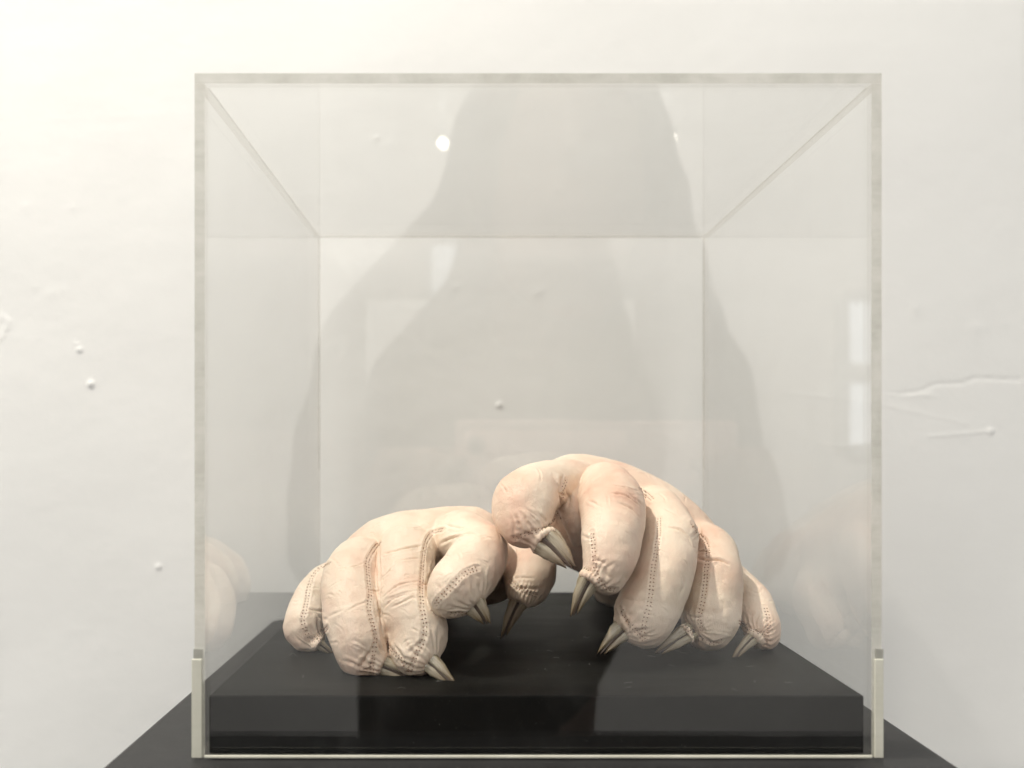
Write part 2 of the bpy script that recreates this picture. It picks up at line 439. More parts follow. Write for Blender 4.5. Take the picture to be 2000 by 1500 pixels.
# ------------------------------------------------------------------ acrylic case
bx0, bx1 = P(380, 0, BOX_F)[0], P(1722, 0, BOX_F)[0]
bz0, bz1 = PLINTH_TOP+.0004, CAM_Z+(CY-143)/F*BOX_F
by0, by1 = BOX_F, 0.46479
def build_case():
    root = empty('display_case', ((bx0+bx1)/2, (by0+by1)/2, bz0))
    tag(root, 'clear acrylic cube case with pale greenish edges standing over the two gloves', 'display case')
    def panel(name, x0, x1, y0, y1, z0, z1, thin, label=None):
        """thin = axis of the sheet's thickness; broad faces are clear, narrow ones are sawn edges"""
        v, f = box_geo(x0, x1, y0, y1, z0, z1)
        axis = [2, 2, 1, 0, 1, 0]
        o = mesh_obj(name, v, f, [M_PANE, M_EDGE, M_GLUE, M_JOINT], root, smooth=False)
        contact = {0: (1,), 1: (1, 3, 5), 2: ()}[thin]
        for i, p in enumerate(o.data.polygons): p.material_index = 0 if axis[i] == thin else (3 if i in contact else (1 if i == 2 else 2))
        if label: o['label'] = label
        return o
    e = .00005
    def side(x0, x1, name, lab):
        return panel(name, x0, x1, by0, by1, bz0, bz1-T-e, 0, lab)
    side(bx0, bx0+T, 'side_panel', 'left side panel'); side(bx1-T, bx1, 'side_panel', 'right side panel')
    panel('top_panel', bx0, bx1, by0, by1, bz1-T, bz1, 2)
    o = panel('front_panel', bx0+T+e, bx1-T-e, by0+.0002, by0+T, bz0, bz1-T-e, 1)
    o.data.materials[1] = M_MILKY
    o = panel('back_panel', bx0+T+e, bx1-T-e, by1-T, by1-.0002, bz0, bz1-T-e, 1)
    # milky bevelled strips on the lower front corners
    for s, x in ((-1, bx0), (1, bx1)):
        z1 = P(0, 1286, BOX_F)[2]
        xa, xb = (x-.0007, x+T-.0006) if s < 0 else (x-T+.0006, x+.0003)
        v, f = box_geo(xa, xb, by0-.0008, by0-.0001, bz0, z1)
        o = mesh_obj('corner_strip', v, f, M_MILKY, root, smooth=False); bevel(o, .0003, 2)
        v, f = box_geo(xa+.0005, xb, by0-.0005, by0-.0001, z1+.0001, z1+.0028)
        o = mesh_obj('strip_end', v, f, M_STRIPEND, root, smooth=False)
    # added pale strip: the glowing lower edge of the front sheet put into colour
    v, f = box_geo(bx0+T, bx1-T, by0-.0009, by0-.0001, bz0, bz0+.0008)
    o = mesh_obj('edge_glow_strip', v, f, M_MILKY, root, smooth=False); bevel(o, .0002, 2)
    # glued joints: thin dull lines along the inner corners
    g = .0004
    def joint(x0, x1, y0, y1, z0, z1):
        v, f = box_geo(x0, x1, y0, y1, z0, z1); mesh_obj('glue_line', v, f, M_GLUE, root, smooth=False)
    joint(bx0+T+.0001, bx0+T+g, by0+T, by1-T, bz1-T-g, bz1-T-.0001)
    joint(bx1-T-g, bx1-T-.0001, by0+T, by1-T, bz1-T-g, bz1-T-.0001)
    joint(bx0+T+g, bx1-T-g, by1-T-g, by1-T-.0001, bz1-T-g, bz1-T-.0001)
    joint(bx0+T+.0001, bx0+T+g, by1-T-g, by1-T-.0001, CAM_Z-.012, bz1-T-g)
    joint(bx1-T-g, bx1-T-.0001, by1-T-g, by1-T-.0001, CAM_Z-.012, bz1-T-g)
M_STRIPEND = mat_edge('smoky_strip_end', (.42, .42, .37), (.54, .54, .48), .45)
build_case()

# ------------------------------------------------------------------ gloves
def C(rows):
    """rows of (px, py, depth, radius px) -> x y z r"""
    return np.array([[*P(a, b, Y), r*Y/F] for a, b, Y, r in rows])

GLOVES = {
 'left': dict(
  palm=[C([(690,1128,.346,52),(740,1098,.353,66),(800,1080,.35,74),(900,1063,.360,68),(930,1068,.360,58)]),
        C([(770,1110,.36,78),(800,1125,.39,92),(800,1140,.433,80)]),
        C([(880,1100,.36,78),(930,1110,.38,66),(960,1120,.38,50)])],
  fingers=dict(
   little=C([(668,1120,.350,34),(634,1140,.346,34),(607,1178,.340,37),(596,1222,.333,39),(603,1245,.331,31)]),
   ring=C([(700,1100,.335,52),(688,1140,.318,56),(690,1200,.306,57),(703,1252,.300,52),(705,1284,.298,40)]),
   middle=C([(795,1080,.335,56),(788,1125,.318,54),(793,1185,.306,54),(815,1228,.302,58),(808,1272,.297,42),(806,1292,.295,22)]),
   index=C([(900,1050,.343,54),(935,1072,.328,52),(928,1102,.312,56),(893,1144,.300,52),(873,1168,.297,36)]),
   thumb=C([(960,1080,.385,48),(1010,1085,.378,52),(1035,1112,.368,52),(1030,1142,.358,42),(1020,1158,.352,26)])),
  claws=[  # base, tip, base half-width px, bend px, split side
   ((920,1176,.2975),(955,1221,.294),27,4),
   ((1016,1172,.350),(980,1250,.346),18,5),
   ((744,1300,.296),(815,1331,.2935),22,4),
   ((832,1290,.294),(890,1342,.2865),23,4),
   ((622,1258,.326),(652,1280,.326),11,2)]),
 'right': dict(
  palm=[C([(1108,958,.360,60),(1140,966,.365,70),(1205,988,.364,74),(1290,1030,.360,71),(1358,1082,.356,56),(1405,1122,.352,40)]),
        C([(1190,1020,.383,90),(1230,1070,.40,96),(1235,1130,.443,80)]),
        C([(1330,1100,.37,80),(1300,1130,.40,86)]),
        C([(1130,1000,.370,48),(1122,1035,.382,44),(1130,1062,.393,44)])],
  fingers=dict(
   thumb=C([(1118,944,.350,50),(1075,946,.338,46),(1040,962,.328,52),(1023,990,.320,58),(1022,1022,.315,44),(1020,1036,.313,30)]),
   index=C([(1180,955,.343,52),(1196,985,.325,62),(1197,1040,.311,57),(1190,1090,.304,49),(1182,1122,.302,40)]),
   middle=C([(1280,990,.347,44),(1306,1035,.333,51),(1303,1090,.321,55),(1284,1150,.315,57),(1262,1198,.312,57),(1262,1222,.312,40)]),
   web=C([(1110,932,.346,30),(1117,975,.338,25),(1122,1020,.334,18),(1127,1058,.336,10)]),
   ring=C([(1362,1050,.350,32),(1392,1066,.343,36),(1402,1086,.339,37),(1398,1120,.333,48),(1393,1165,.329,53),(1386,1210,.325,52),(1378,1232,.325,38)]),
   little=C([(1425,1120,.356,26),(1452,1150,.350,28),(1472,1182,.343,34),(1486,1218,.334,34),(1492,1238,.332,29)])),
  claws=[
   ((1064,1058,.311),(1120,1111,.303),33,5),
   ((1153,1132,.299),(1117,1207,.296),22,5),
   ((1222,1228,.309),(1169,1280,.305),24,5),
   ((1340,1240,.316),(1280,1279,.311),20,4),
   ((1474,1246,.326),(1427,1296,.318),13,8)]),
}
# seams (double rows of stitches) and creases, as the leather carries them
SEAMS = {
 'left': [
  [(744,1062),(735,1066),(724,1082),(717,1100),(719,1130),(722,1160),(720,1190),(730,1228),(733,1250),(728,1290),(726,1318)],
  [(866,1034),(846,1040),(832,1058),(826,1090),(823,1130),(822,1160),(826,1200),(830,1222),(826,1250),(812,1280),(800,1312)],
  [(800,1312),(788,1292),(768,1272),(752,1250)],
  [(646,1100),(622,1112),(608,1132),(601,1160),(596,1190),(591,1212),(598,1235),(606,1250),(622,1242),(640,1226)],
  [(932,1110),(905,1122),(880,1148),(858,1170),(850,1182)],
  [(996,1132),(1010,1146),(1032,1158),(1050,1164)],
  [(936,1180),(912,1196),(880,1198)]],
 'right': [
  [(1002,1052),(1030,1042),(1058,1034),(1076,1022),(1084,1002)],
  [(1106,938),(1100,955),(1098,975)],
  [(1157,1040),(1160,1068),(1162,1100),(1168,1128),(1184,1148),(1204,1152)],
  [(1252,956),(1264,966),(1276,978)],
  [(1288,1012),(1287,1040),(1282,1075),(1276,1110),(1272,1150),(1268,1180),(1260,1210),(1256,1236)],
  [(1214,1190),(1226,1214),(1242,1232),(1258,1250)],
  [(1350,1024),(1366,1044),(1380,1062),(1383,1088),(1380,1110),(1378,1140),(1372,1180),(1366,1210),(1372,1232)],
  [(1336,1222),(1352,1238),(1368,1246),(1392,1256),(1412,1250)],
  [(1442,1214),(1462,1226),(1484,1236),(1506,1234)],
  [(1494,1186),(1500,1206),(1500,1232),(1494,1256)]]}
CREASES = {   # polylines, depth in mm, half-width in mm
 'left': [
  ([(750,1082),(780,1074),(824,1066)], .9, .55), ([(860,1062),(884,1050),(915,1042),(940,1046),(955,1052)], 1.1, .6),
  ([(742,1070),(741,1110),(741,1150),(745,1230),(752,1250)], 1.0, .6),
  ([(846,1070),(846,1100),(838,1130),(836,1150)], .8, .7),
  ([(745,1128),(760,1115),(776,1094)], .4, .4), ([(778,1096),(800,1093),(822,1091)], .3, .4),
  ([(750,1166),(780,1143),(818,1136)], .5, .4), ([(754,1172),(790,1158),(818,1154)], .3, .4),
  ([(752,1184),(772,1168),(800,1158)], .45, .4), ([(764,1186),(790,1174),(806,1166),(812,1170)], .45, .4),
  ([(660,1110),(690,1106),(716,1098)], .45, .4), ([(680,1194),(700,1182),(722,1174)], .3, .4),
  ([(640,1150),(652,1140),(672,1130)], .2, .4), ([(600,1190),(612,1192),(634,1196)], .5, .6), ([(614,1196),(628,1208),(640,1210)], .4, .5),
  ([(640,1204),(656,1198),(670,1192)], .25, .5),
  ([(784,1030),(800,1031),(820,1029),(830,1026)], .3, .4), ([(900,1085),(912,1081),(926,1078)], .2, .3),
  ([(880,1014),(870,1024),(900,1030),(915,1026)], .35, .5),
  ([(690,1250),(712,1262),(722,1272)], .3, .6), ([(728,1262),(716,1284),(700,1310)], .8, .8), ([(736,1250),(742,1266),(750,1272)], .5, .5),
  ([(668,1290),(690,1296),(706,1312)], .4, .6), ([(770,1262),(786,1284),(796,1300)], .7, .7), ([(826,1252),(812,1262),(800,1276)], .5, .6),
  ([(960,1030),(972,1040),(978,1056)], .5, .6), ([(850,1140),(868,1160),(862,1186)], .2, .7),
  ([(1004,1152),(1020,1148),(1046,1150),(1062,1146)], .4, .6), ([(1000,1132),(1018,1128),(1044,1130)], .3, .6),
  ([(870,1200),(884,1206),(900,1200)], .4, .6)],
 'right': [
  ([(1008,1008),(1016,1028),(1022,1046)], .9, .6), ([(1018,1000),(1030,1020),(1040,1036)], .7, .6), ([(1034,1000),(1044,1014),(1054,1026)], .5, .5),
  ([(1050,1002),(1060,1012),(1068,1022)], .4, .5), ([(1000,1012),(1004,1030),(1006,1050)], .5, .6), ([(1024,990),(1036,1000),(1048,1008)], .4, .5),
  ([(1100,930),(1096,945),(1092,962),(1096,990)], 1.6, 1.2), ([(1106,960),(1112,975),(1110,990)], .8, .8), ([(1088,960),(1100,968),(1108,966)], .6, .6),
  ([(1196,946),(1224,950),(1250,958)], .5, .4), ([(1190,962),(1222,966),(1246,982),(1258,996)], .7, .5), ([(1210,980),(1234,992),(1252,1012)], .5, .5),
  ([(1226,960),(1244,974),(1258,988)], .5, .5), ([(1150,978),(1164,984),(1176,992)], .3, .5), ([(1158,1092),(1170,1096),(1182,1102)], .4, .6),
  ([(1140,1046),(1150,1052),(1160,1050)], .3, .5), ([(1140,1110),(1156,1118),(1160,1132)], .5, .6), ([(1180,1112),(1186,1124),(1196,1130)], .6, 1.2),
  ([(1302,1030),(1326,1036),(1344,1052),(1352,1070)], .7, .6), ([(1290,990),(1312,1000),(1330,1012)], .25, .6),
  ([(1330,1120),(1336,1140),(1326,1165)], .3, .8), ([(1220,1170),(1240,1174),(1262,1172)], .3, .8),
  ([(1358,1082),(1372,1076),(1386,1080)], .5, .5), ([(1360,1090),(1380,1094),(1404,1094),(1424,1104)], 1.0, .6),
  ([(1350,1026),(1360,1040),(1350,1050)], .6, .7), ([(1364,1026),(1368,1040),(1356,1056)], .5, .6),
  ([(1346,1204),(1360,1206),(1374,1204)], .35, .5), ([(1400,1170),(1412,1184),(1410,1204)], .3, 1.2), ([(1336,1230),(1350,1236),(1356,1248)], .4, .5),
  ([(1216,1202),(1224,1216),(1232,1240)], .6, .6), ([(1490,1150),(1480,1160),(1462,1152)], .2, .5), ([(1484,1240),(1496,1252),(1498,1262)], .4, .6),
  ([(1240,1236),(1262,1244),(1290,1240)], .3, .8)]}

def glove_field(G):
    def fn(p):
        palm = None
        for c in G['palm']:
            d = chain(p, c, 3, .004); palm = d if palm is None else smin(palm, d, .008)
        out = palm
        for f in G['fingers'].values():
            out = smin(out, smin(palm, chain(p, f, 3, .0015), .0024), .0003)
        # pads of leather folded round each claw's root
        for b, t, hw, bend in G['claws']:
            A = P(*b); B = P(*t); ax = (B-A)/np.linalg.norm(B-A); rr = hw*b[2]/F*.78
            q = p-(A-ax*.0002); al = q@ax; ra = np.sqrt(np.clip((q*q).sum(1)-al*al, 0, None))
            tor = np.sqrt((ra-rr)**2+al**2)-.0009
            out = smin(out, tor, .003)
        # rests on the slab
        out = smax(out, (SLAB_TOP+.0002)-p[:,2], .0008)
        return out
    return fn

def loft(rings):
    n = len(rings[0]); v = [tuple(x) for r in rings for x in r]; f = []
    for i in range(len(rings)-1):
        for k in range(n):
            f.append((i*n+k, i*n+(k+1) % n, (i+1)*n+(k+1) % n, (i+1)*n+k))
    f.append(tuple(reversed(range(n)))); f.append(tuple((len(rings)-1)*n+k for k in range(n)))
    A = np.array(v); c0 = np.array(rings).mean((0, 1)); vol = 0
    for q in f[:-2]:
        a, b, c = A[q[0]]-c0, A[q[1]]-c0, A[q[2]]-c0; vol += a@np.cross(b, c)
    if vol < 0: f = [tuple(reversed(q)) for q in f]
    return v, f

def build_claw(root, b, t, hw, bend, rnd):
    A, B = P(*b), P(*t); L = np.linalg.norm(B-A); ax = (B-A)/L
    A = A-ax*min(.003, L*.25)
    view = (A+B)/2-np.array([0, 0, CAM_Z]); view /= np.linalg.norm(view)
    side = np.cross(ax, view); side /= np.linalg.norm(side); up = np.cross(side, ax)
    if side[2] < 0: side = -side
    r0 = hw*b[2]/F
    def horn(off, wid, dep, length, tipoff, twist, nseg=16, nr=18, pw=.74, dout=0.0):
        wid *= 1.24; dep *= 1.15; off *= 1.16
        rings = []; al = []
        for i in range(nr):
            u = i/(nr-1)
            c = A+ax*(np.linalg.norm(B-A)*length*u)+side*(off*(1-u)+tipoff*u)+side*(4*u*(1-u)*bend*b[2]/F*.5)-up*dout
            w_ = wid*max((1-u)**pw*(1+.25*math.sin(u*3.1)), .02); d_ = dep*max((1-u)**pw, .02)
            jit = 1+.09*math.sin(u*7+rnd+off*900)+.05*math.sin(u*19+2*rnd)+.03*math.sin(u*41+rnd)
            k0 = .62+.38*min(1, u/.2)
            rings.append([c+side*(w_*k0*jit*math.cos(q+twist)*(1+.10*math.sin(3*q+rnd+4*u)+.05*math.sin(7*q+rnd)))+up*(d_*k0*math.sin(q+twist)*(1+.10*math.sin(4*q+rnd)+.05*math.sin(9*q))) for q in np.arange(nseg)/nseg*2*math.pi])
            al += [(u, .5+.5*math.cos(q), .5+.5*math.sin(q)) for q in np.arange(nseg)/nseg*2*math.pi]
        return rings, al
    parts = [horn(r0*.36, r0*.50, r0*.70, 1.0, r0*.16, .2), horn(-r0*.40, r0*.46, r0*.62, .90, -r0*.26, -.3, dout=.0002)]
    if hw > 15: parts.append(horn(r0*.66, r0*.24, r0*.36, .60, r0*.55, .4, dout=-.0004))
    V, Fc, AL = [], [], []
    for rg, al in parts:
        v, f = loft(rg); o = len(V); V += v; Fc += [tuple(i+o for i in q) for q in f]; AL += al
    c = mesh_obj('claw', V, Fc, M_CLAW, root)
    at = c.data.attributes.new('along', 'FLOAT_VECTOR', 'POINT'); at.data.foreach_set('vector', np.array(AL).ravel())
    rg, al = horn(-r0*.03, r0*.36, r0*.60, .97, -r0*.03, 0, dout=.0001)  # dark core showing in the split between the horns
    v, f = loft(rg); mesh_obj('split_core', v, f, M_CORE, c)

def build_glove(side, label):
    G = GLOVES[side]; fn = glove_field(G)
    allc = np.vstack(G['palm']+list(G['fingers'].values()))
    lo = (allc[:,:3]-allc[:,3:]).min(0)-.004; hi = (allc[:,:3]+allc[:,3:]).max(0)+.004
    lo[2] = max(lo[2], SLAB_TOP-.002)
    v, f = surface_nets(fn, lo, hi, .00072)
    v, f = subdivide(v, f)
    def vnormals(v):
        q = v[f]; fn_ = np.cross(q[:,2]-q[:,0], q[:,3]-q[:,1]); a = np.zeros_like(v)
        for k in range(4):
            for ax_ in range(3): a[:,ax_] += np.bincount(f[:,k], fn_[:,ax_], len(v))
        return a/np.clip(np.linalg.norm(a, axis=1, keepdims=True), 1e-12, None)
    for _ in range(2):
        n = vnormals(v); v = v-n*np.clip(fn(v), -.0005, .0005)[:,None]
    n = vnormals(v)
    # seams and creases traced on the leather
    bvh = BVHTree.FromPolygons(v.tolist(), f.tolist())
    org = Vector((0, 0, CAM_Z))
    def trace(poly, step=1.2, smooth=True, tree=None):
        pts = catmull(np.array(poly, dtype=float), 8); out = []
        seg = np.linalg.norm(np.diff(pts, axis=0), axis=1); L = np.concatenate([[0], np.cumsum(seg)])
        last = None
        for s in np.arange(0, L[-1], step):
            q = [np.interp(s, L, pts[:,k]) for k in (0, 1)]
            d = Vector(P(q[0], q[1], 1.0))-org
            hit, nn, _, _ = (tree or bvh).ray_cast(org, d.normalized())
            if hit is None: continue
            if last is not None and (hit-last).length > .004: last = hit; continue
            last = hit; out.append((np.array(hit), np.array(nn)))
        return out
    samples = []
    for i, s in enumerate(SEAMS[side]):
        tr = trace(s); arc = 0
        for k, (h, nn) in enumerate(tr):
            if k: arc += np.linalg.norm(h-tr[k-1][0])
            samples.append((h, 0, .55, .55, arc, 1.0))
    rs = random.Random(5 if side == 'left' else 9)
    x0, x1, y0, y1 = (560, 985, 1000, 1320) if side == 'left' else (970, 1515, 900, 1270)
    extra = []
    for _ in range(75):
        x, y = rs.uniform(x0, x1), rs.uniform(y0, y1); L = rs.uniform(8, 34)
        a = rs.gauss(-.25 if side == 'left' else .25, .45)
        pts = [(x+L*u*math.cos(a+.5*u), y+L*u*math.sin(a+.5*u)+rs.uniform(-1.2, 1.2)) for u in (0, .33, .66, 1)]
        extra.append((pts, rs.uniform(.10, .34), rs.uniform(.22, .42)))
    for s, dep, wd in CREASES[side]+extra:
        tr = trace(s); m = len(tr)
        for k, (h, nn) in enumerate(tr):
            taper = math.sin(math.pi*min(1, max(0, (k+1)/(m+1))))**.6
            samples.append((h, 1, dep*1.25, max(wd, .3), k*.0002, taper))
    disp = .00055*vnoise(v, 70, 21)+.00030*vnoise(v, 170, 22)+.00010*vnoise(v, 420, 23)
    for kind in (0, 1):
        ss = [s for s in samples if s[1] == kind]
        kd = KDTree(len(ss))
        for i, s in enumerate(ss): kd.insert(Vector(s[0]), i)
        kd.balance()
        wob = vnoise(v, 900, 31)*.00018
        for i in range(len(v)):
            co, j, d = kd.find(v[i])
            if d > .005: continue
            s = ss[j]
            dm = max(0., d+wob[i])*1000
            if kind == 0:
                pk = .5+.5*math.sin(s[4]*1000*2*math.pi/1.15)
                disp[i] += (-.00020*math.exp(-(dm/.28)**2)+.00015*math.exp(-((dm-1.35)/.5)**2)
                            -.00018*pk*math.exp(-((dm-.75)/.35)**2)+.00006*math.sin(s[4]*1000*1.9)*math.exp(-(dm/2.4)**2))
            else:
                e = s[2]*s[5]*.001
                disp[i] += -e*.85*math.exp(-(dm/(s[3]*.62))**1.3)+e*.32*math.exp(-((dm-s[3]*2.0)/(s[3]*1.2))**2)
    # bunched wrinkles near claw roots and finger bends
    rad = np.zeros(len(v))
    for b, t, hw, bend in G['claws']:
        A, B = P(*b), P(*t); ax = (B-A)/np.linalg.norm(B-A)
        q = v-A; al = q@ax; wgt = np.exp(-((al+.003)/.005)**2)*np.exp(-(np.linalg.norm(q, axis=1)/.011)**4)
        ref = np.cross(ax, [0, .3, 1]); ref /= np.linalg.norm(ref); ref2 = np.cross(ax, ref)
        ang = np.arctan2(q@ref, q@ref2)
        rad += wgt*.00022*np.sin(ang*17+3*vnoise(v, 300, 5))
    disp += rad
    v2 = v+n*disp[:,None]
    v2[:,2] = np.maximum(v2[:,2], SLAB_TOP+.00015)
    base = np.array([(lo[0]+hi[0])/2, (lo[1]+hi[1])/2, SLAB_TOP])
    root = empty('clawed_glove', base); tag(root, label, 'glove', 'pair of clawed gloves')
    mesh_obj('leather_hand', v2, f, M_LEATHER, root)
    # stitches
    bvh2 = BVHTree.FromPolygons(v2.tolist(), f.tolist())
    for s in SEAMS[side]:
        tr = trace(s, 1.0, tree=bvh2)
        if len(tr) < 4: continue
        pts = np.array([a for a, _ in tr]); nn = np.array([b for _, b in tr])
        arc = np.concatenate([[0], np.cumsum(np.linalg.norm(np.diff(pts, axis=0), axis=1))])
        V, Fc = [], []; pitch = .00135
        for a in np.arange(pitch/2, arc[-1], pitch):
            c = np.array([np.interp(a, arc, pts[:,k]) for k in range(3)])
            c2 = np.array([np.interp(a+.0008, arc, pts[:,k]) for k in range(3)])
            nm = np.array([np.interp(a, arc, nn[:,k]) for k in range(3)]); nm /= np.linalg.norm(nm)
            tg = c2-c
            if np.linalg.norm(tg) < 1e-5: continue
            tg /= np.linalg.norm(tg); sd = np.cross(nm, tg)
            for sg in (-1, 1):
                mid = c+sd*sg*random.uniform(.00048, .00064)+tg*random.uniform(-.00014, .00014)
                dr = tg*(.5)+sd*sg*.75; dr /= np.linalg.norm(dr)
                h_, nn_, _, _ = bvh2.find_nearest(Vector(mid))
                if h_ is not None: mid = np.array(h_)+np.array(nn_)*.00006
                L2 = random.uniform(.00024, .00034); rd = random.uniform(.00016, .00022)
                w2 = np.cross(nm, dr); o = len(V)
                for u, k in ((-1, .45), (-.35, 1), (.35, 1), (1, .45)):
                    for q in range(5):
                        an = q*2*math.pi/5
                        V.append(tuple(mid+dr*L2*u+(w2*math.cos(an)+nm*math.sin(an))*rd*k-nm*rd*(.9 if abs(u) > .9 else 0)))
                for i in range(3):
                    for q in range(5):
                        Fc.append((o+i*5+q, o+i*5+(q+1) % 5, o+(i+1)*5+(q+1) % 5, o+(i+1)*5+q))
        if V: 
            st = mesh_obj('seam_stitching', V, Fc, M_THREAD, root); st['kind'] = 'stuff'
    for i, (b, t, hw, bend) in enumerate(G['claws']): build_claw(root, b, t, hw, bend, i*1.7)
    return root
build_glove('left', 'low pale pink leather glove, broad creased fingers flat on the slab, under its taller partner')
build_glove('right', 'taller pale pink stitched leather glove arched on its fingertips, its thumb claw in the air')

# ------------------------------------------------------------------ dust and lint on the slab
def dust():
    V, Fc = [], []
    def fleck(c, nm, r):
        t1 = np.cross(nm, [.3, .7, .2]); t1 /= np.linalg.norm(t1); t2 = np.cross(nm, t1); o = len(V)
        a0 = random.random()*6
        for k in range(5):
            rr = r*random.uniform(.5, 1.2); V.append(tuple(c+rr*(t1*math.cos(a0+k*1.256)+t2*math.sin(a0+k*1.256))))
        V.append(tuple(c+nm*r*.8))
        for k in range(5): Fc.append((o+k, o+(k+1) % 5, o+5))
    for _ in range(230):
        c = np.array([random.uniform(SX0+.002, SX1-.002), random.uniform(SY0+.002, SY1-.03), SLAB_TOP+.00002])
        fleck(c, np.array([0, 0, 1.]), random.choice([.00006, .00008, .0001, .00016]))
    for _ in range(60):
        c = np.array([random.uniform(SX0+.002, SX1-.002), SY0-.00002, random.uniform(PLINTH_TOP+.002, SLAB_TOP-.001)])
        fleck(c, np.array([0, -1., 0]), random.choice([.00005, .00006, .00009]))
    def fibre(pts, r=.00005):
        c = catmull(pts, 6); o = len(V); m = len(c)
        for q in c:
            for k in range(3): V.append((q[0]+r*math.cos(k*2.09), q[1], q[2]+r*math.sin(k*2.09)))
        for i in range(m-1):
            for k in range(3): Fc.append((o+i*3+k, o+i*3+(k+1) % 3, o+(i+1)*3+(k+1) % 3, o+(i+1)*3+k))
    for _ in range(26):
        x, y = random.uniform(SX0+.005, SX1-.005), random.uniform(SY0+.003, SY0+.10); p = []
        a = random.random()*6.28
        for k in range(4):
            p.append((x, y, SLAB_TOP+random.uniform(.0001, .0005))); a += random.uniform(-.9, .9)
            x += .0009*math.cos(a); y += .0009*math.sin(a)
        fibre(p, .00004)
    fibre([P(555,1272,.331), P(562,1282,.322), P(572,1276,.322), P(585,1284,.32), P(604,1281,.322), P(628,1276,.325)], .00005)
    tag(mesh_obj('dust', V, Fc, M_DUST), 'pale dust and lint scattered on the black slab', 'dust', kind='stuff')
dust()

# ------------------------------------------------------------------ what the panes mirror: the room behind the lens
M_FLOOR = simple('dark_grey_floor', (.055, .055, .055), .5, .4, .2, 3)
M_ROOM = simple('white_room_paint', (.86, .835, .80), .8, .3, .03, 5)
ROOM_Y = -3.22
v, f = box_geo(-4.5, 4.5, ROOM_Y-.1, WALL_Y+.6, -.05, 0)
tag(mesh_obj('floor', v, f, M_FLOOR, smooth=False), 'dark gallery floor', kind='structure')
v, f = box_geo(-4.5, 4.5, ROOM_Y-.12, ROOM_Y, 0, 3.4)
tag(mesh_obj('wall_opposite', v, f, M_ROOM, smooth=False), 'white gallery wall opposite the case', kind='structure')

def window(X0=None, X1=None, Z0=None, Z1=None, label='tall bright sash window mirrored at one upright edge of the case'):
    # seen mirrored at the right of the case
    vy = 2*BOX_F-ROOM_Y
    x0, x1 = (1645-CX)/F*vy, (1800-CX)/F*vy
    z0, z1 = CAM_Z-(872-CY)/F*vy, CAM_Z-(585-CY)/F*vy
    if X0 is not None: x0, x1, z0, z1 = X0, X1, CAM_Z+Z0, CAM_Z+Z1
    r = empty('window', ((x0+x1)/2, ROOM_Y, z0)); tag(r, label, 'window')
    m = (z0+z1)/2 if X0 is None else z0+.20
    fr = simple('white_window_paint', (.75, .75, .73), .4, .5, .05, 8)
    day = emitter('daylight_pane', (.92, .96, 1.0), 3.4 if X0 is None else 5.5)
    for a, b in ((z0, m-.02), (m+.02, z1)):
        v, f = box_geo(x0+.02, x1-.02, ROOM_Y+.003, ROOM_Y+.008, a+.02, b-.02); mesh_obj('pane', v, f, day, r, smooth=False)
    for q in ((x0-.03, x0+.02, z0, z1), (x1-.02, x1+.03, z0, z1), (x0+.02, x1-.02, m-.02, m+.02), (x0+.02, x1-.02, z0-.03, z0+.02), (x0+.02, x1-.02, z1-.02, z1+.03)):
        v, f = box_geo(q[0], q[1], ROOM_Y+.001, ROOM_Y+.035, q[2], q[3]); mesh_obj('sash_bar', v, f, fr, r, smooth=False)
window()
window(-.215, .24, .40, .915, 'wide window whose reflection shows as a small white wedge in the case')

M_LAMPBODY = simple('white_lamp_metal', (.7, .7, .68), .4, .5, .05, 30)
M_GLOW = emitter('lit_bulb', (1.0, .93, .82), 45.0)
def track_lamp(px, py, yr, label):
    vy = 2*BOX_F-yr; c = np.array([(px-CX)/F*vy, yr, CAM_Z-(py-CY)/F*vy])
    r = empty('track_lamp', c); tag(r, label, 'lamp', 'gallery track lamps')
    ax = np.array([-c[0], BOX_F-c[1], -(c[2]-CAM_Z)]); ax /= np.linalg.norm(ax)
    s = np.cross(ax, [0, 0, 1]); s /= np.linalg.norm(s); u = np.cross(s, ax)
    def ring(d, rad, n=20): return [c+ax*d+rad*(s*math.cos(k*2*math.pi/n)+u*math.sin(k*2*math.pi/n)) for k in range(n)]
    V, Fc = loft([ring(-.10, .022), ring(-.095, .032), ring(-.02, .036), ring(.0, .044), ring(.005, .044), ring(.005, .036), ring(-.012, .030)])
    mesh_obj('lamp_head', V, Fc, M_LAMPBODY, r)
    V, Fc = loft([ring(-.010, .010), ring(-.002, .0135), ring(.003, .009), ring(.004, .003)]); mesh_obj('bulb', V, Fc, M_GLOW, r)
    v, f = box_geo(c[0]-.008, c[0]+.008, c[1]-.06, c[1]-.044, c[2]+.02, 3.05); mesh_obj('drop_rod', v, f, M_LAMPBODY, r, smooth=False)
track_lamp(863, 277, -2.6, 'lit gallery lamp mirrored high in the case above the low glove')
track_lamp(1309, 270, -2.3, 'lit gallery lamp mirrored high in the case above the tall arched glove')

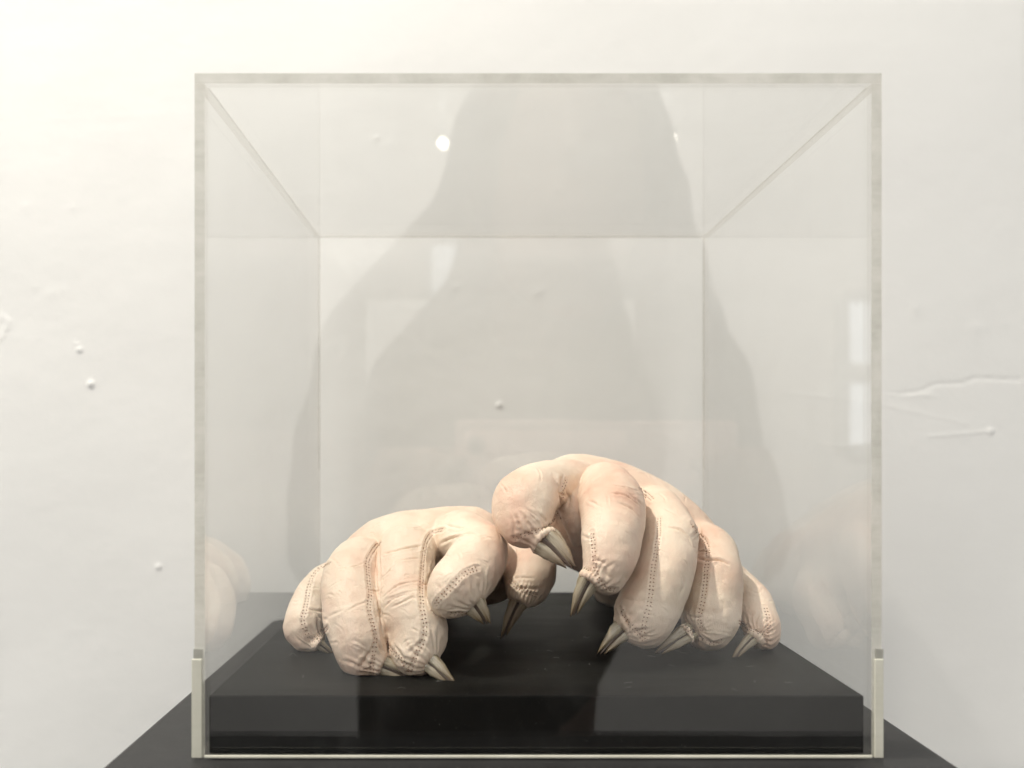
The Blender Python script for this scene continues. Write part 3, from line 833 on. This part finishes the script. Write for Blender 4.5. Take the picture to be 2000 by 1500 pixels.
# ---- photographer, seen only as a soft reflection
def photographer():
    Z = CAM_Z; hx, hy = .075, -.24
    sk = simple('skin', (.30, .20, .16), .5, .4, .1, 30); hr = simple('dark_hair', (.03, .022, .018), .5, .4, .3, 200)
    ct = simple('charcoal_coat', (.085, .068, .058), .85, .2, .2, 120); tr_ = simple('dark_trousers', (.022, .024, .03), .85, .2, .2, 90)
    root = empty('person', (hx, hy, 0)); tag(root, 'dark coated long haired photographer holding up a phone, faintly mirrored in the case', 'person')
    def A(*rows): return np.array(rows, dtype=float)
    head_c = np.array([hx, hy, Z+.235])
    def hand_chains(cx, s):
        out = []
        for k, (dz, ln) in enumerate(((.026, .9), (.009, 1.0), (-.008, .95), (-.024, .8))):
            b = np.array([cx, -.030, Z-.035+dz])
            out.append(A([*(b+[s*.012, -.004, 0]), .009], [*(b+[s*.000, .022, 0]), .0085], [*(b+[-s*.024*ln, .026, 0]), .0075], [*(b+[-s*.040*ln, .021, -.002]), .0065]))
        out.append(A([cx+s*.006, -.045, Z-.050, .011], [cx-s*.010, -.040, Z-.030, .010], [cx-s*.030, -.032, Z-.022, .008]))
        return out
    pcx = hx-.003; hands = [(-.042, -1), (.165, 1)]
    def body(p):
        d = ellipsoid(p, head_c, (.074, .094, .112))
        d = smin(d, ellipsoid(p, head_c+[0, .06, -.07], (.045, .03, .04)), .03)
        d = smin(d, chain(p, A([*(head_c+[0, .088, .02]), .007], [*(head_c+[0, .105, -.018]), .011]), 2, .003), .012)
        for s in (-1, 1):
            d = smin(d, ellipsoid(p, head_c+[s*.075, 0, -.01], (.010, .018, .030)), .006)
            d = smax(d, -ellipsoid(p, head_c+[s*.031, .094, .012], (.014, .010, .008)), .01)
        d = smin(d, chain(p, A([*(head_c+[-.022, .088, -.052]), .006], [*(head_c+[0, .093, -.053]), .008], [*(head_c+[.022, .088, -.052]), .006]), 2, .002), .004)
        d = smin(d, chain(p, A([hx, hy-.005, Z+.15, .052], [hx, hy-.01, Z+.05, .058]), 1), .02)
        for cx, s in hands:
            hd = ellipsoid(p, (cx+s*.014, -.045, Z-.045), (.016, .026, .042))
            for c in hand_chains(cx, s): hd = smin(hd, chain(p, c, 2, .003), .006)
            fa = chain(p, A([cx+s*.014, -.06, Z-.06, .024], [hx-.01+s*.12, -.12, Z-.065, .030], [hx-.035+s*.148, hy-.01, Z-.085, .036], [hx-.025+s*.12, hy-.03, Z+.04, .045], [hx-.02, hy-.02, Z+.05, .04]), 3, .01)
            d = smin(d, smin(hd, fa, .015), .01)
        d = smin(d, chain(p, A([hx-.03, hy-.02, Z+.03, .07], [hx-.05, hy-.03, Z-.15, .09], [hx-.075, hy-.03, Z-.32, .08]), 2, .02), .03)
        for s in (-1, 1): d = smin(d, chain(p, A([hx-.075+s*.055, hy-.03, Z-.35, .055], [hx-.075+s*.07, hy-.02, .45, .05], [hx-.075+s*.08, hy-.03, .08, .04], [hx-.075+s*.085, hy+.09, .035, .03]), 2, .01), .03)
        return d
    v, f = surface_nets(body, (hx-.32, hy-.18, 0.0), (hx+.32, .03, Z+.38), .0085); mesh_obj('body', v, f, sk, root)
    def coat(p):
        d = chain(p, A([hx-.02, hy-.02, Z+.075, .065], [hx-.03, hy-.03, Z-.02, .125], [hx-.06, hy-.03, Z-.14, .108], [hx-.078, hy-.03, Z-.23, .094], [hx-.078, hy-.03, Z-.52, .092]), 2, .02)
        for s in (-1, 1):
            d = smin(d, chain(p, A([hx-.02+s*.04, hy-.02, Z+.085, .06], [hx-.025+s*.125, hy-.03, Z+.045, .066], [hx-.035+s*.148, hy-.01, Z-.085, .050], [hx-.015+s*.11, -.12, Z-.065, .038]), 3, .01), .03)
        d = smin(d, capsule(p, np.array([hx-.055, hy-.02, Z+.205]), np.array([hx-.155, hy-.02, Z+.085]), .048, .055), .02)
        d = smin(d, capsule(p, np.array([hx+.055, hy-.02, Z+.200]), np.array([hx+.080, hy-.02, Z+.085]), .052, .055), .02)
        return smax(d, .56-p[:,2], .01)
    v, f = surface_nets(coat, (hx-.34, hy-.20, .5), (hx+.34, .02, Z+.28), .009); mesh_obj('coat', v, f, ct, root)
    def trousers(p):
        d = 1e3
        for s in (-1, 1):
            e = chain(p, A([hx-.075+s*.045, hy-.03, .80, .075], [hx-.075+s*.07, hy-.02, .45, .07], [hx-.075+s*.08, hy-.03, .10, .06]), 2, .01)
            d = e if s < 0 else smin(d, e, .01)
        return smax(smax(d, p[:,2]-.82, .01), .09-p[:,2], .005)
    v, f = surface_nets(trousers, (hx-.22, hy-.16, .05), (hx+.22, hy+.12, .86), .01); mesh_obj('trousers', v, f, tr_, root)
    for s in (-1, 1):
        fn = lambda p: smax(chain(p, A([hx-.075+s*.08, hy-.05, .05, .045], [hx-.075+s*.085, hy+.04, .04, .042], [hx-.075+s*.09, hy+.13, .03, .034]), 2, .01), .004-p[:,2], .003)
        v, f = surface_nets(fn, (hx-.075+s*.085-.07, hy-.12, -.01), (hx-.075+s*.085+.07, hy+.19, .12), .006); mesh_obj('shoe', v, f, hr, root)
    def hair(p):
        d = ellipsoid(p, head_c+[0, -.012, .012], (.088, .104, .118))
        for s in (-1, 1):
            d = smin(d, chain(p, A([*(head_c+[s*.06, -.02, .03]), .034], [*(head_c+[s*.088, -.01, -.08]), .034], [*(head_c+[s*.115, 0, -.19]), .030], [*(head_c+[s*.12, .01, -.26]), .014]), 2, .01), .02)
        d = smin(d, ellipsoid(p, head_c+[0, -.07, -.09], (.09, .045, .14)), .03)
        face = ellipsoid(p, head_c+[0, .10, -.03], (.058, .085, .092))
        return smax(d, -face, .012)+.003*vnoise(p*[3, 3, .6], 60, 3)
    v, f = surface_nets(hair, tuple(head_c-[.18, .16, .30]), tuple(head_c+[.18, .14, .16]), .005); mesh_obj('hair', v, f, hr, root)
    # phone held level; the lens sits at its corner, the whole body behind the lens plane
    ph = empty('phone', ((.074), -.009, Z-.035)); tag(ph, 'pale pink phone held level in both hands, mirrored in the case', 'phone')
    x0, x1 = (888-CX)/F*2*BOX_F, (1450-CX)/F*2*BOX_F; z0, z1 = Z-.075, Z+.0155
    v, f = box_geo(x0, x1, -.014, -.006, z0, z1)
    o = mesh_obj('phone_body', v, f, simple('rose_phone_shell', (.72, .50, .45), .35, .5, .02, 20), ph, smooth=False)
    m = o.modifiers.new('bevel', 'BEVEL'); m.width = .0035; m.segments = 4
    V = []; 
    def ring(y, r): return [(r*math.cos(k*math.pi/10), y, Z+r*math.sin(k*math.pi/10)) for k in range(20)]
    v, f = loft([ring(-.0065, .006), ring(-.0045, .0058), ring(-.0042, .0052)]); mesh_obj('lens', v, f, M_CORE, ph, smooth=False)
photographer()
